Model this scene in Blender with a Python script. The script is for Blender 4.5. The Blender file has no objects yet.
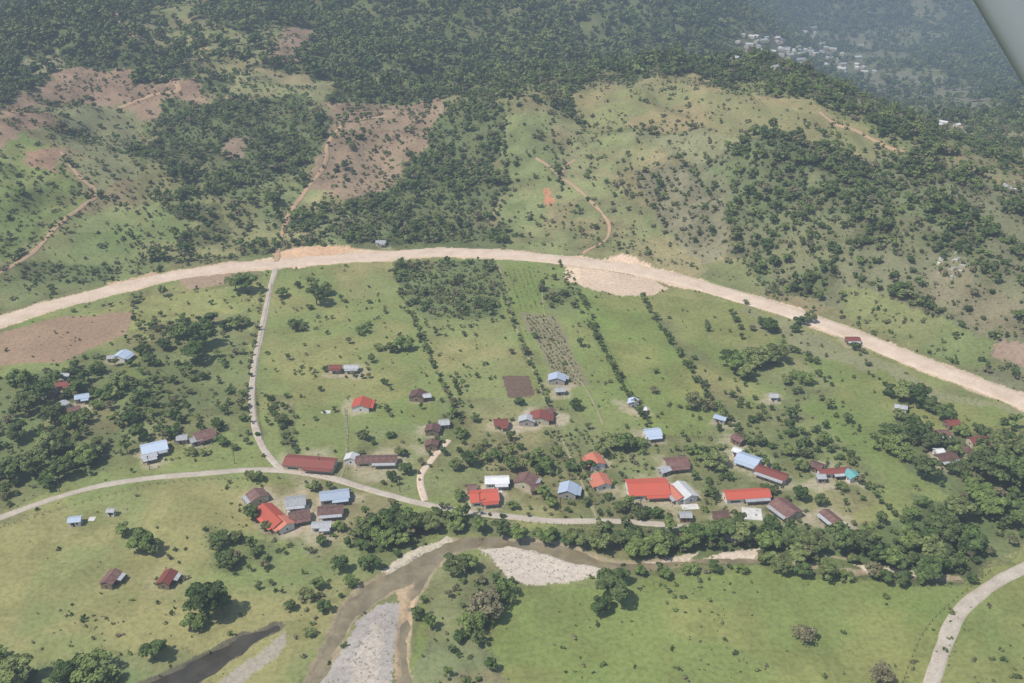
import bpy, math, random
import numpy as np
from mathutils import Vector, Matrix
random.seed(7); RNG=np.random.default_rng(11)
scene=bpy.context.scene
scene.view_settings.view_transform='Standard'
try: scene.view_settings.look='None'
except Exception: pass
scene.view_settings.exposure=0

# ---------------------------------------------------------------- camera (survey aircraft)
H=280.0; PITCH=math.radians(27); FPX=1000.0
cp,sp=math.cos(PITCH),math.sin(PITCH)
cam_d=bpy.data.cameras.new("camera"); cam=bpy.data.objects.new("camera",cam_d)
scene.collection.objects.link(cam); scene.camera=cam
cam.location=(0,0,H); cam.rotation_euler=(math.pi/2-PITCH,0,0)
cam_d.sensor_width=36; cam_d.lens=36*FPX/1024; cam_d.clip_end=30000; cam_d.clip_start=0.2

def ray(px,py):
    u=(px-512)/1000; v=(py-341.5)/1000
    return np.array([u, cp-sp*v, -sp-cp*v])
def F(px,py):
    d=ray(px,py); t=-H/d[2]; return (d[0]*t,d[1]*t)

# ---------------------------------------------------------------- noise
def _hash(ix,iy,seed):
    n=(ix.astype(np.int64)*374761393+iy.astype(np.int64)*668265263+seed*982451653)&0xffffffff
    n=((n^(n>>13))*1274126177)&0xffffffff
    n=(n^(n>>16))&0xffffffff
    return n/4294967295.0
def vnoise(x,y,seed=0):
    ix=np.floor(x);iy=np.floor(y);fx=x-ix;fy=y-iy
    fx=fx*fx*(3-2*fx);fy=fy*fy*(3-2*fy)
    a=_hash(ix,iy,seed);b=_hash(ix+1,iy,seed);c=_hash(ix,iy+1,seed);d=_hash(ix+1,iy+1,seed)
    return (a*(1-fx)+b*fx)*(1-fy)+(c*(1-fx)+d*fx)*fy
def fbm(x,y,seed=0,o=4):
    s=0;a=.5;t=0
    for i in range(o):
        s=s+a*vnoise(x,y,seed+i*17); t+=a; x=x*2.03+13.1;y=y*2.03+7.7;a*=.5
    return s/t
def sstep(a,b,x):
    t=np.clip((x-a)/(b-a),0,1); return t*t*(3-2*t)

# ---------------------------------------------------------------- terrain height
HW_PX=[(-240,415),(-120,368),(-60,345),(0,322),(50,306),(110,290),(170,277),(230,268),(300,262),(380,256),(440,252),(500,254),(560,260),(620,267),(680,280),(740,297),(800,316),(860,338),(920,362),(975,383),(1024,402),(1100,432),(1250,490)]
HWW=np.array([F(*p) for p in HW_PX])
RIDGE=[(60,960,36),(74,960,40),(182,982,50),(270,846,55),(312,777,50),(367,683,42),(520,540,36),(800,420,30)]
def seg_d(x,y,a,b):
    ax,ay=a[0],a[1];dx,dy=b[0]-ax,b[1]-ay
    L=dx*dx+dy*dy+1e-9
    t=np.clip(((x-ax)*dx+(y-ay)*dy)/L,0,1)
    return np.hypot(x-ax-t*dx,y-ay-t*dy),t
def hwS(x,y): return y-np.interp(x,HWW[:,0],HWW[:,1])
def h0(x,y):
    x=np.asarray(x,float);y=np.asarray(y,float)
    s=hwS(x,y); sl=np.clip(s,0,None)
    val=(fbm(x/60,y/60,3,3)-.5)*1.6*sstep(430,560,y)
    wl=1-sstep(60,420,x-.15*(y-700))
    zl=.085*np.clip(sl,0,1500)+ (fbm(x/190,y/230,5,4)-.5)*85*sstep(20,320,sl)+(fbm(x/330,y/300,15,4)-.5)*130*sstep(450,900,sl)
    zl=zl+32*np.exp(-((x+430)**2+(y-830)**2)/(2*85**2))+38*np.exp(-((x+300)**2+(y-1180)**2)/(2*140**2))
    zr=-60*sstep(950,1500,y)+(fbm(x/260,y/260,9,4)-.5)*60*sstep(60,500,sl)+(fbm(x/300,y/330,19,4)-.5)*120*sstep(1300,1800,y)
    best=np.zeros_like(x+y)
    for i in range(len(RIDGE)-1):
        d,t=seg_d(x,y,RIDGE[i],RIDGE[i+1])
        z=RIDGE[i][2]*(1-t)+RIDGE[i+1][2]*t
        W=250; q=np.clip(1-(d/W)**2,0,1)**2
        best=np.maximum(best,z*q)
    gul=(fbm(x/55,y/75,21,3)-.5)*20*sstep(30,160,sl)*sstep(1400,900,y)
    mt=np.clip(y-1950,0,2500)*.30*(.4+1.2*fbm(x/420,y/500,31,4))
    cut=sstep(10,20,s)*(3.5*np.exp(-((x+130)/45)**2)+5*np.exp(-((x-85)/35)**2))
    return val+sstep(8,110,s)*(wl*zl+(1-wl)*zr+best+gul)+mt+cut*sstep(400,20,s)
TT=np.geomspace(250,6000,1000)
def P(px,py):
    d=ray(px,py); xs=d[0]*TT; ys=d[1]*TT; zs=H+d[2]*TT
    hh=h0(xs,ys); k=np.argmax(zs<hh)
    if zs[k]>=hh[k]: k=len(TT)-1
    k=max(k,1); a=zs[k-1]-hh[k-1]; b=zs[k]-hh[k]; f=a/(a-b+1e-9)
    t=TT[k-1]+(TT[k]-TT[k-1])*f
    return (d[0]*t,d[1]*t)
def hz(x,y): return float(h0(np.array([x]),np.array([y]))[0])

# ---------------------------------------------------------------- water courses
RIV=[((960,580),.2),((915,576),.5),((850,571),.6),((760,560),.9),((700,560),1.2),((640,566),2),((605,565),3),((575,555),3.6),((545,547),3.8),((510,542),3.2),((480,541),3.2),((450,546),4.5),((425,562),5.5),((400,577),5.5),((372,592),5.5),((350,612),4.0),((334,640),2.8),((322,665),2.8),((308,700),3.2),((295,760),4.5)]
RIV2=[((430,566),2.2),((412,598),1.0),((402,640),1.0),((408,690),1.4),((400,760),2)]
POND=[((274,628),2.0),((245,640),3.5),((222,655),4.5),((190,674),5.5),((150,692),5.5),((90,720),6)]
def wl_(L): return [(F(*p),w) for p,w in L]
RIVw,RIV2w,PONDw=wl_(RIV),wl_(RIV2),wl_(POND)
def sdl(x,y,L):
    best=np.full(np.shape(x),-1e3)
    for i in range(len(L)-1):
        d,t=seg_d(x,y,L[i][0],L[i+1][0])
        best=np.maximum(best,L[i][1]*(1-t)+L[i+1][1]*t-d)
    return best
def carve(x,y):
    c=np.zeros(np.shape(x)); m=(y<520)&(y>150)&(np.abs(x)<420)
    if m.any():
        xx,yy=x[m],y[m]; j=(fbm(xx/7,yy/7,41,3)-.5)*4.5
        s=np.maximum(np.maximum(sdl(xx,yy,RIVw),sdl(xx,yy,RIV2w)),sdl(xx,yy,PONDw))+j
        c[m]=1.5*sstep(-2.0,2.2,s)
    return c

# ---------------------------------------------------------------- land cover
G1=(.138,.172,.064); G2=(.126,.165,.055); G3=(.152,.178,.072); G4=(.12,.158,.054)
DRY=(.175,.172,.09); BRN=(.20,.145,.10); FOR=(.058,.076,.032); SCR=(.112,.133,.058)
GRV=(.33,.305,.285); PALE=(.42,.35,.27)
POLYS=[
 ([(262,272),(390,262),(430,330),(445,400),(420,430),(350,455),(285,462),(258,420),(262,340)],G1,.03,1),
 ([(330,268),(392,262),(405,290),(345,300)],G3,.0,1.5),
 ([(425,322),(505,320),(530,375),(545,410),(495,420),(450,420),(430,360)],G3,.03,1),
 ([(503,262),(560,262),(575,290),(600,350),(625,400),(600,430),(560,400),(530,340),(510,300)],G1,.04,1),
 ([(503,262),(538,262),(552,312),(518,314)],G2,.0,.8),
 ([(578,295),(640,296),(690,370),(740,435),(650,438),(620,390)],G2,.012,1),
 ([(645,294),(740,303),(850,348),(960,398),(1100,440),(1100,480),(900,490),(800,400),(740,380),(690,340)],G4,.035,1),
 ([(740,305),(850,348),(960,398),(1100,440),(1100,450),(1000,420),(900,385),(800,345)],DRY,.03,5),
 ([(-200,560),(0,525),(150,485),(250,478),(270,530),(300,560),(370,590),(330,640),(280,720),(-200,800)],G3,.0,2),
 ([(420,590),(560,590),(640,580),(760,572),(930,585),(1100,530),(1300,600),(1200,900),(400,900)],G2,.0,2),
 ([(940,690),(965,625),(1030,590),(1200,560),(1200,800),(930,800)],G4,.01,2),
 ([(135,300),(255,285),(250,380),(240,440),(150,440),(110,400),(130,340)],G1,.10,3),
 ([(140,330),(240,310),(250,345),(190,372),(140,370)],SCR,.24,5),
 ([(140,380),(240,350),(245,440),(150,440)],SCR,.18,5),
 ([(-100,345),(0,333),(60,316),(135,312),(125,335),(60,362),(0,366),(-100,385)],(.225,.155,.10),0,1.5),
 ([(390,262),(497,260),(503,318),(425,320),(405,300)],(.088,.115,.048),.5,1.2),
 ([(502,376),(530,376),(536,396),(508,398)],(.11,.075,.055),0,.5),
 ([(520,312),(555,315),(590,385),(560,390)],(.165,.15,.088),.0,1),
 ([(545,425),(600,430),(600,510),(560,515)],SCR,.16,2),
 ([(538,288),(575,288),(580,312),(552,315)],SCR,.3,2),
 ([(-250,460),(-60,420),(0,390),(60,365),(100,385),(125,425),(95,445),(115,468),(60,485),(0,507),(-250,580)],(.088,.115,.048),.56,6),
 ([(60,420),(140,390),(200,395),(230,440),(140,462),(100,465)],SCR,.26,5),
 ([(440,400),(560,400),(600,430),(700,440),(740,500),(700,525),(560,515),(470,510),(440,470)],(.118,.138,.062),.2,3),
 ([(770,400),(830,430),(870,500),(830,540),(760,520),(700,470),(720,430)],(.118,.138,.062),.25,4),
 ([(740,340),(800,350),(830,390),(800,410),(740,385)],SCR,.2,5),
 ([(270,395),(290,395),(300,452),(285,455)],SCR,.35,2),
 ([(365,430),(440,420),(450,500),(400,495),(330,480)],SCR,.16,3),
 ([(255,485),(390,500),(400,530),(330,560),(260,540)],(.13,.145,.072),.15,3),
 ([(200,530),(300,560),(400,520),(420,540),(370,585),(330,610),(250,590)],(.118,.143,.06),.24,4),
 ([(900,425),(1010,430),(1160,470),(1160,540),(1000,552),(960,575),(900,580),(800,562),(700,556),(640,562),(560,552),(470,536),(400,545),(370,560),(350,545),(385,512),(470,518),(560,525),(690,528),(760,532),(860,535),(900,520),(930,490),(900,460)],(.08,.105,.045),.52,5),
 ([(700,530),(760,527),(860,530),(930,510),(1000,500),(1024,540),(960,578),(900,578),(800,560),(720,556)],(.06,.085,.035),.7,3),
 ([(640,556),(760,548),(820,552),(880,562),(925,570),(925,584),(860,582),(780,572),(690,570)],(.075,.10,.04),.48,3),
 ([(430,640),(500,640),(520,700),(400,700)],(.12,.138,.07),.28,4),
 ([(420,560),(475,560),(510,590),(500,640),(430,640)],(.125,.142,.066),.24,4),
 ([(-100,660),(130,660),(180,645),(200,660),(150,720),(-100,760)],(.10,.13,.055),.35,4),
 ([(476,549),(500,545),(540,550),(580,562),(606,574),(570,584),(530,587),(508,578),(492,562)],(.38,.33,.27),0,1.6),
 ([(383,572),(410,552),(448,538),(460,546),(432,562),(405,575)],(.38,.33,.25),0,1.3),
 ([(312,700),(335,655),(355,622),(374,604),(398,602),(394,640),(388,720),(300,760)],(.27,.245,.215),0,1.5),
 ([(340,700),(352,650),(372,618),(380,640),(368,720)],(.33,.29,.24),0,2.5),
 ([(392,590),(424,580),(415,605),(408,640),(412,720),(396,720),(394,640),(398,605)],(.32,.24,.15),0,1.2),
 ([(206,690),(238,662),(268,640),(286,633),(284,646),(252,672),(225,700)],(.25,.22,.17),0,1.8),
 ([(724,553),(762,551),(758,561),(700,562)],PALE,0,1.5),([(855,565),(918,570),(912,577),(870,573)],PALE,0,1),
 ([(640,563),(668,561),(700,553),(690,562),(660,570)],(.36,.3,.22),0,1),
 # hills
 ([(0,262),(60,255),(130,262),(190,262),(100,285),(0,312),(-150,350),(-150,290)],(.108,.138,.058),.12,3),
 ([(62,212),(200,198),(215,205),(180,258),(60,262),(20,258)],(.13,.16,.066),.04,3),
 ([(100,205),(165,203),(140,250),(70,255)],(.15,.178,.077),.01,2),
 ([(80,232),(150,228),(135,252),(66,256)],(.12,.16,.062),.0,1),
 ([(-150,150),(40,140),(60,160),(90,195),(50,230),(0,262),(-150,300)],(.108,.146,.052),.10,4),
 ([(10,262),(125,262),(110,282),(20,282)],(.088,.12,.05),.05,2),
 ([(0,108),(60,70),(140,70),(125,100),(60,128),(0,150),(-100,180),(-100,130)],(.195,.135,.09),.10,4),
 ([(120,85),(200,78),(210,110),(130,120)],(.195,.135,.09),.10,4),
 ([(20,150),(62,150),(58,175),(30,165)],(.20,.13,.085),.05,3),
 ([(20,60),(55,50),(70,66),(30,78)],(.16,.15,.085),.06,4),
 ([(283,28),(318,28),(302,62),(262,68)],(.195,.14,.095),.04,4),
 ([(236,74),(345,78),(322,108),(226,99)],(.165,.17,.088),.02,2),
 ([(325,98),(440,98),(450,112),(410,170),(374,204),(345,195),(305,192),(322,150)],(.185,.135,.088),.2,4),
 ([(60,108),(120,112),(110,140),(70,145)],(.175,.14,.09),.14,5),
 ([(40,100),(130,110),(130,170),(100,190),(70,150)],(.135,.135,.068),.28,6),
 ([(180,165),(290,185),(280,255),(200,262),(220,205)],(.122,.148,.065),.26,7),
 ([(285,190),(330,190),(300,230),(285,258),(275,258)],(.14,.162,.077),.12,3),
 ([(132,122),(200,100),(290,98),(322,120),(318,145),(300,172),(260,180),(205,186),(135,162)],FOR,.75,10),
 ([(225,138),(252,138),(248,158),(222,158)],(.175,.13,.088),.08,3),
 ([(180,208),(230,205),(240,240),(190,245)],FOR,.6,8),
 ([(448,108),(500,88),(508,150),(500,205),(505,246),(390,248),(375,240),(378,207),(412,174)],FOR,.92,6),
 ([(290,210),(380,205),(390,246),(310,244),(285,228)],(.08,.108,.048),.7,7),
 ([(340,84),(440,92),(560,90),(600,72),(720,60),(720,-40),(330,-40),(322,28),(305,65)],FOR,.95,10),
 ([(500,118),(560,112),(620,135),(690,160),(700,215),(730,260),(700,280),(610,256),(505,250)],(.14,.152,.074),.10,5),
 ([(505,118),(550,116),(556,200),(540,248),(505,248)],(.122,.152,.065),.08,3),
 ([(560,98),(620,84),(700,78),(770,90),(830,114),(905,152),(880,165),(800,140),(700,128),(600,130)],(.16,.165,.08),.015,6),
 ([(540,190),(552,192),(558,204),(551,210),(546,200)],(.33,.16,.09),0,3),
 ([(520,45),(600,75),(560,70)],(.16,.14,.095),.15,6),
 ([(620,135),(700,130),(760,135),(760,165),(700,170)],(.155,.152,.08),.09,5),
 ([(690,165),(760,135),(860,152),(1000,190),(1150,240),(1150,420),(1024,392),(960,350),(850,300),(780,290),(735,255),(695,215)],(.115,.115,.062),.56,8),
 ([(735,135),(835,150),(860,200),(840,270),(810,295),(760,280),(725,220)],(.07,.088,.042),.85,10),
 ([(850,158),(905,168),(1000,230),(1010,280),(920,250),(850,195)],(.07,.088,.042),.88,10),
 ([(900,280),(1000,290),(1040,340),(960,330)],(.135,.12,.07),.35,8),
 ([(640,170),(700,165),(735,250),(700,262),(650,210)],(.15,.138,.082),.24,6),
 ([(842,286),(900,300),(1000,345),(985,372),(900,345),(845,316)],(.12,.156,.062),.03,3),
 ([(700,262),(750,258),(770,290),(740,292)],(.13,.152,.067),.02,3),
 ([(1000,340),(1040,350),(1040,375),(995,362)],(.23,.165,.12),0,3),
 ([(272,252),(300,246),(345,244),(372,250),(368,256),(275,264)],(.42,.28,.175),0,2),
 ([(572,266),(600,270),(648,278),(672,290),(650,298),(615,296),(580,286),(568,276)],(.43,.33,.24),0,2),
 ([(598,260),(625,254),(650,262),(668,274),(620,266)],(.44,.33,.24),0,2),
 ([(178,280),(236,270),(228,284),(190,290)],(.25,.18,.12),0,2),([(108,284),(150,272),(160,278),(115,292)],(.34,.24,.15),0,2),
 ([(565,262),(580,264),(578,282),(566,282)],(.48,.37,.26),0,1.5),
]
FARP=[
 ([(860,75),(960,80),(1000,110),(900,120),(830,95)],(.13,.122,.078),.35,16),
 ([(730,30),(880,25),(960,60),(860,70),(750,58)],(.09,.105,.056),.45,15),
 ([(900,115),(1024,120),(1024,145),(930,140)],(.11,.12,.065),.5,12),
 ([(560,45),(640,50),(600,70)],(.12,.115,.068),.4,12),
 ([(0,20),(60,15),(80,45),(20,60)],FOR,.95,12),
 ([(130,10),(200,5),(210,40),(150,50)],(.12,.135,.062),.4,12),
 ([(215,30),(270,35),(255,70),(200,75)],(.13,.142,.066),.35,12),
]
WP=[(np.array([P(*p) for p in pts]),c,d,j) for pts,c,d,j in FARP+POLYS]
def inpoly(x,y,poly):
    ins=np.zeros(x.shape,bool); n=len(poly)
    for i in range(n):
        x1,y1=poly[i];x2,y2=poly[(i+1)%n]
        if y1==y2: continue
        c=((y1>y)!=(y2>y))&(x<(x2-x1)*(y-y1)/(y2-y1)+x1); ins^=c
    return ins

# ---- buildings : map px,py, length m, depth m, heading deg, roof, wall
BL=[
 (112,583,8,5,80,'rust','wood'),(168,583,8,5,82,'rust2','wood'),(76,524,5,4,10,'blue','white'),(112,515,3,2.5,0,'zinc','white'),
 (155,452,12,9,25,'blue','block'),(150,460,7,4,25,'zinc','block'),(183,442,5,5,10,'zinc','block'),(205,439,10,7,35,'rust','cream'),(196,444,5,4,35,'zinc','block'),
 (123,359,8,8,75,'blue','white'),(112,361,4,4,10,'zinc','block'),
 (66,388,9,5,15,'rust2','cream'),(63,408,5,5,60,'zinc','white'),(83,401,7,5,20,'blue','block'),(54,396,4,6,80,'rust','wood'),(75,413,6,4,30,'rust','wood'),(66,379,5,3,0,'zinc','white'),
 (362,408,9,9,88,'red','white'),(336,371,7,4,0,'rust2','white'),(352,371,8,4,0,'zinc','block'),
 (311,467,25,9,-8,'rust2','cream'),(352,462,5,6,85,'white','white'),(377,464,20,6,2,'rust','cream'),
 (433,433,6,7,85,'rust','wood'),(444,427,5,5,10,'zinc','block'),(432,448,5,6,85,'rust','wood'),(418,399,7,8,80,'rust','wood'),(427,400,4,4,10,'zinc','wood'),
 (258,500,7,8,-55,'rust','cream'),(273,521,17,8,-50,'red','cream'),(284,528,7,7,-50,'orange','white'),(300,520,9,6,20,'rust','cream'),(296,506,9,7,10,'zinc','white'),
 (335,500,13,7,12,'blue','block'),(331,515,11,6,8,'rust','cream'),(322,530,8,4,5,'zinc','white'),
 (484,501,13,9,8,'red','white'),(497,485,11,6,3,'white','white'),(472,492,4,4,0,'rust','wood'),(526,485,8,9,70,'rust','cream'),(536,492,5,5,10,'rust','wood'),(568,494,8,8,80,'blue','block'),
 (501,427,7,6,5,'rust2','cream'),(527,424,5,8,85,'zinc','block'),(540,421,8,10,85,'rust2','cream'),(549,415,4,5,60,'rust','wood'),
 (557,382,7,9,85,'blue','block'),(560,394,5,4,5,'zinc','block'),
 (595,465,9,7,-75,'orange','white'),(601,485,9,7,-75,'orange','white'),(647,492,19,13,4,'red','white'),(676,467,11,8,10,'rust','cream'),(684,496,12,7,-68,'white','white'),(676,498,10,5,-68,'orange','white'),
 (652,437,8,7,12,'blue','white'),(633,406,5,5,80,'blue','block'),(643,413,3,3,0,'white','white'),
 (720,422,6,4,-30,'blue','block'),(738,443,6,5,-50,'rust','wood'),(748,464,11,8,-35,'blue','white'),(737,455,4,4,-35,'white','white'),(771,478,15,6,-35,'rust2','cream'),
 (746,499,21,7,6,'red','white'),(785,513,12,9,-60,'rust','cream'),(830,522,9,5,-65,'rust','wood'),(834,476,16,4,8,'rust2','white'),(851,479,6,6,-70,'teal','white'),(816,470,6,5,-40,'rust','wood'),
 (900,411,6,4,-20,'zinc','white'),(945,462,10,6,15,'rust','cream'),(977,445,9,6,10,'rust2','cream'),(940,438,8,5,0,'rust','wood'),(966,456,5,5,60,'rust','cream'),(951,427,7,5,20,'rust2','wood'),
 (852,343,8,5,0,'rust2','wood'),(381,244,7,5,0,'zinc','white'),
 (720,520,6,5,10,'rust','wood'),(773,400,4,4,0,'zinc','white'),(820,481,4,4,0,'zinc','block'),(664,474,5,4,30,'zinc','block'),
 (938,455,4,4,10,'white','white'),(685,520,5,4,0,'zinc','wood'),
]
BW=[P(b[0],b[1]) for b in BL]

def cover(x,y,full=False):
    n=x.size; s=hwS(x,y)
    col=np.empty((n,3)); den=np.zeros(n)
    n1=fbm(x/90,y/90,61,4); n2=fbm(x/28,y/28,71,3); n3=fbm(x/9,y/9,81,3)
    a=np.array(G1);b=np.array(SCR)
    f=sstep(.42,.6,n2)[:,None]
    col[:]=a*(1-f)+b*f; den[:]=.03+.12*sstep(.5,.65,n2)
    hill=s>14
    q=sstep(.44,.62,n1)
    chill=np.array(SCR)[None]*(1-q[:,None])+np.array((.148,.15,.078))[None]*q[:,None]
    col[hill]=chill[hill]; den[hill]=((.66-.48*q)*(.4+1.5*sstep(.40,.6,n2)))[hill]
    far=sstep(930,1060,y)*1.0
    clear=np.clip(sstep(.58,.66,n1)+.5*sstep(.59,.69,n2),0,1)
    cf=np.array(FOR)[None]*(1-clear[:,None])+np.array((.118,.13,.064))[None]*clear[:,None]
    m=hill&(far>.4); col[m]=cf[m]; den[m]=(.95-.62*clear)[m]
    wx=(fbm(x/26,y/26,91,4)-.5); wy=(fbm(x/26,y/26,97,4)-.5)
    rx=RNG.random(n)-.5; ry=RNG.random(n)-.5
    for poly,c,d,j in WP:
        r=j*4+3; mn=poly.min(0)-r; mx=poly.max(0)+r
        m=np.where((x>mn[0])&(x<mx[0])&(y>mn[1])&(y<mx[1]))[0]
        if m.size==0: continue
        wk=5 if j<5 else 7
        X=x[m]+wx[m]*j*wk+rx[m]*min(j,6)*.9; Y=y[m]+wy[m]*j*wk+ry[m]*min(j,6)*.9
        k=m[inpoly(X,Y,poly)]
        col[k]=c; den[k]=d
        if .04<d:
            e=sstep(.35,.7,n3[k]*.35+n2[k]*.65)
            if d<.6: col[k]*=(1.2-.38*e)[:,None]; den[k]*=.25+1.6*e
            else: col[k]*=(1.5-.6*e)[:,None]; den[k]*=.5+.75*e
    if full:
        # olive and sun-dried patches in the pasture
        g=(col[:,1]>col[:,0])[:,None]
        d1=(.70*sstep(.43,.64,fbm(x/38,y/38,201,5)))[:,None]; d2=(.55*sstep(.48,.66,fbm(x/12,y/12,207,4)))[:,None]; lush=(.4*sstep(.5,.68,fbm(x/55,y/55,211,4)))[:,None]
        dr=col*np.array((1.36,1.09,1.22)); ol=col*np.array((.90,.82,.82)); lu=col*np.array((.86,1.02,.80))
        c2=col*(1-lush)+lu*lush; c2=c2*(1-d1)+dr*d1; c2=c2*(1-d2)+ol*d2
        col=np.where(g,c2*np.array((1.08,1.01,.98)),col)
        col=col*(.86+.34*fbm(x/16,y/16,221,4))[:,None]
    dh=np.full(n,1e3)
    m=np.where(np.abs(s)<90)[0]
    if m.size:
        dd=np.full(m.size,1e3)
        for i in range(len(HWW)-1): dd=np.minimum(dd,seg_d(x[m],y[m],HWW[i],HWW[i+1])[0])
        dh[m]=dd
    k=dh<(9.2+5*(n3-.35)+8*(n2-.5)); f=np.array((.42,.32,.22)); col[k]=f*(.75+.5*n3[k])[:,None]; den[dh<20]*=0.1
    m=np.where((y<520)&(y>150)&(np.abs(x)<420))[0]
    if m.size:
        j=(n3[m]-.5)*5
        s1=np.maximum(sdl(x[m],y[m],RIVw),sdl(x[m],y[m],RIV2w))+j; s2=sdl(x[m],y[m],PONDw)+j
        g=np.array(col[m]).mean(1)>.2
        k=m[(s1>-1.4)&~g]; col[k]=(.23,.19,.12)
        den[m[s1>-1.5]]=0; den[m[s2>-1.5]]=0
        k=m[s2>-1.0]; col[k]=(.10,.09,.06)
    for i,((bx,by),b) in enumerate(zip(BW,BL)):
        R=max(b[2],b[3])*.5+3.
        m=np.where((np.abs(x-bx)<R*2)&(np.abs(y-by)<R*2))[0]
        if m.size==0: continue
        d=np.hypot(x[m]-bx,y[m]-by)
        a_=.5*sstep(R*1.25,R*.6,d+ (n3[m]-.5)*14+(n2[m]-.5)*14)
        if i<4 or i==7: a_=a_*.25
        a_=a_[:,None]
        col[m]=col[m]*(1-a_)+np.array((.34,.285,.21))*a_
        den[m[d<R*.9]]=0
    return col,den

# ---------------------------------------------------------------- materials
def newmat(name):
    m=bpy.data.materials.new(name); m.use_nodes=True; nt=m.node_tree; nt.nodes.clear()
    out=nt.nodes.new('ShaderNodeOutputMaterial'); bs=nt.nodes.new('ShaderNodeBsdfPrincipled')
    bs.inputs['Roughness'].default_value=.9; bs.inputs['Specular IOR Level'].default_value=.15
    nt.links.new(bs.outputs[0],out.inputs[0]); return m,nt,bs
def N(nt,t,**k):
    n=nt.nodes.new(t)
    for a,v in k.items(): setattr(n,a,v)
    return n
def noise(nt,vec,scale,detail=4,rough=.6):
    n=N(nt,'ShaderNodeTexNoise'); n.inputs['Scale'].default_value=scale; n.inputs['Detail'].default_value=detail; n.inputs['Roughness'].default_value=rough
    nt.links.new(vec,n.inputs['Vector']); return n.outputs['Fac']
def mrange(nt,v,a,b,c,d):
    n=N(nt,'ShaderNodeMapRange'); nt.links.new(v,n.inputs[0])
    for i,q in enumerate((a,b,c,d)): n.inputs[i+1].default_value=q
    return n.outputs[0]
def mul(nt,a,b):
    n=N(nt,'ShaderNodeMath',operation='MULTIPLY')
    for i,q in enumerate((a,b)):
        if isinstance(q,(int,float)): n.inputs[i].default_value=q
        else: nt.links.new(q,n.inputs[i])
    return n.outputs[0]
def scalecol(nt,col,fac):
    n=N(nt,'ShaderNodeVectorMath',operation='SCALE'); nt.links.new(col,n.inputs[0])
    if isinstance(fac,float): n.inputs['Scale'].default_value=fac
    else: nt.links.new(fac,n.inputs['Scale'])
    return n.outputs[0]
def mixc(nt,fac,a,b):
    n=N(nt,'ShaderNodeMix',data_type='RGBA')
    if isinstance(fac,float): n.inputs[0].default_value=fac
    else: nt.links.new(fac,n.inputs[0])
    for i,q in ((6,a),(7,b)):
        if isinstance(q,tuple): n.inputs[i].default_value=(*q,1)
        else: nt.links.new(q,n.inputs[i])
    return n.outputs[2]

def ground_mat():
    m=bpy.data.materials.new('ground_mat'); m.use_nodes=True; nt=m.node_tree; nt.nodes.clear()
    out=nt.nodes.new('ShaderNodeOutputMaterial'); bs=nt.nodes.new('ShaderNodeBsdfDiffuse'); nt.links.new(bs.outputs[0],out.inputs[0])
    pos=N(nt,'ShaderNodeNewGeometry').outputs['Position']
    at=N(nt,'ShaderNodeAttribute'); at.attribute_name='cover'
    c=at.outputs['Color']
    nz=noise(nt,pos,.45,6,.72)
    b=mrange(nt,nz,.3,.7,.70*1.3,1.30*1.3)
    t=mrange(nt,nz,.61,.68,1,.62)
    c=scalecol(nt,c,mul(nt,b,t))
    nt.links.new(c,bs.inputs['Color'])
    return m
def dirt_mat(name,c1,c2,sc=.15):
    m,nt,bs=newmat(name); pos=N(nt,'ShaderNodeNewGeometry').outputs['Position']
    c=mixc(nt,mrange(nt,noise(nt,pos,sc,5,.65),.35,.65,0,1),c1,c2)
    c=scalecol(nt,c,mrange(nt,noise(nt,pos,1.3,4,.7),.3,.7,.8,1.15))
    nt.links.new(c,bs.inputs['Base Color']); return m
def leaf_mat(name,cols):
    m=bpy.data.materials.new(name); m.use_nodes=True; nt=m.node_tree; nt.nodes.clear()
    out=nt.nodes.new('ShaderNodeOutputMaterial'); bs=nt.nodes.new('ShaderNodeBsdfDiffuse'); nt.links.new(bs.outputs[0],out.inputs[0])
    oi=N(nt,'ShaderNodeObjectInfo')
    r=N(nt,'ShaderNodeValToRGB'); nt.links.new(oi.outputs['Random'],r.inputs[0])
    e=r.color_ramp.elements
    while len(e)<len(cols): e.new(.5)
    for i,c in enumerate(cols): e[i].position=i/(len(cols)-1); e[i].color=(c[0]*1.72,c[1]*1.6,c[2]*1.55,1)
    pos=N(nt,'ShaderNodeNewGeometry').outputs['Position']
    f=mrange(nt,noise(nt,pos,.45,1,.6),.3,.7,.62,1.38)
    nt.links.new(scalecol(nt,r.outputs[0],f),bs.inputs['Color'])
    return m
def roof_mat(name,col,stain,amt=.5):
    m,nt,bs=newmat(name); tc=N(nt,'ShaderNodeTexCoord').outputs['Object']; oi=N(nt,'ShaderNodeObjectInfo')
    add=N(nt,'ShaderNodeVectorMath',operation='ADD'); nt.links.new(tc,add.inputs[0])
    cmb=N(nt,'ShaderNodeCombineXYZ'); nt.links.new(mul(nt,oi.outputs['Random'],90.),cmb.inputs[2]); nt.links.new(cmb.outputs[0],add.inputs[1])
    st=N(nt,'ShaderNodeMapping'); st.inputs['Scale'].default_value=(1.,.25,1); nt.links.new(add.outputs[0],st.inputs[0])
    c=mixc(nt,mrange(nt,noise(nt,st.outputs[0],.9,5,.7),.42,.62,0,amt),col,stain)
    w=N(nt,'ShaderNodeTexWave'); w.inputs['Scale'].default_value=.9; w.inputs['Distortion'].default_value=.0; nt.links.new(tc,w.inputs[0])
    c=scalecol(nt,c,mrange(nt,w.outputs['Fac'],0,1,.88,1.08))
    c=scalecol(nt,c,mrange(nt,oi.outputs['Random'],0,1,.8,1.15))
    nt.links.new(c,bs.inputs['Base Color']); bs.inputs['Roughness'].default_value=.55; bs.inputs['Specular IOR Level'].default_value=.3
    return m
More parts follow.
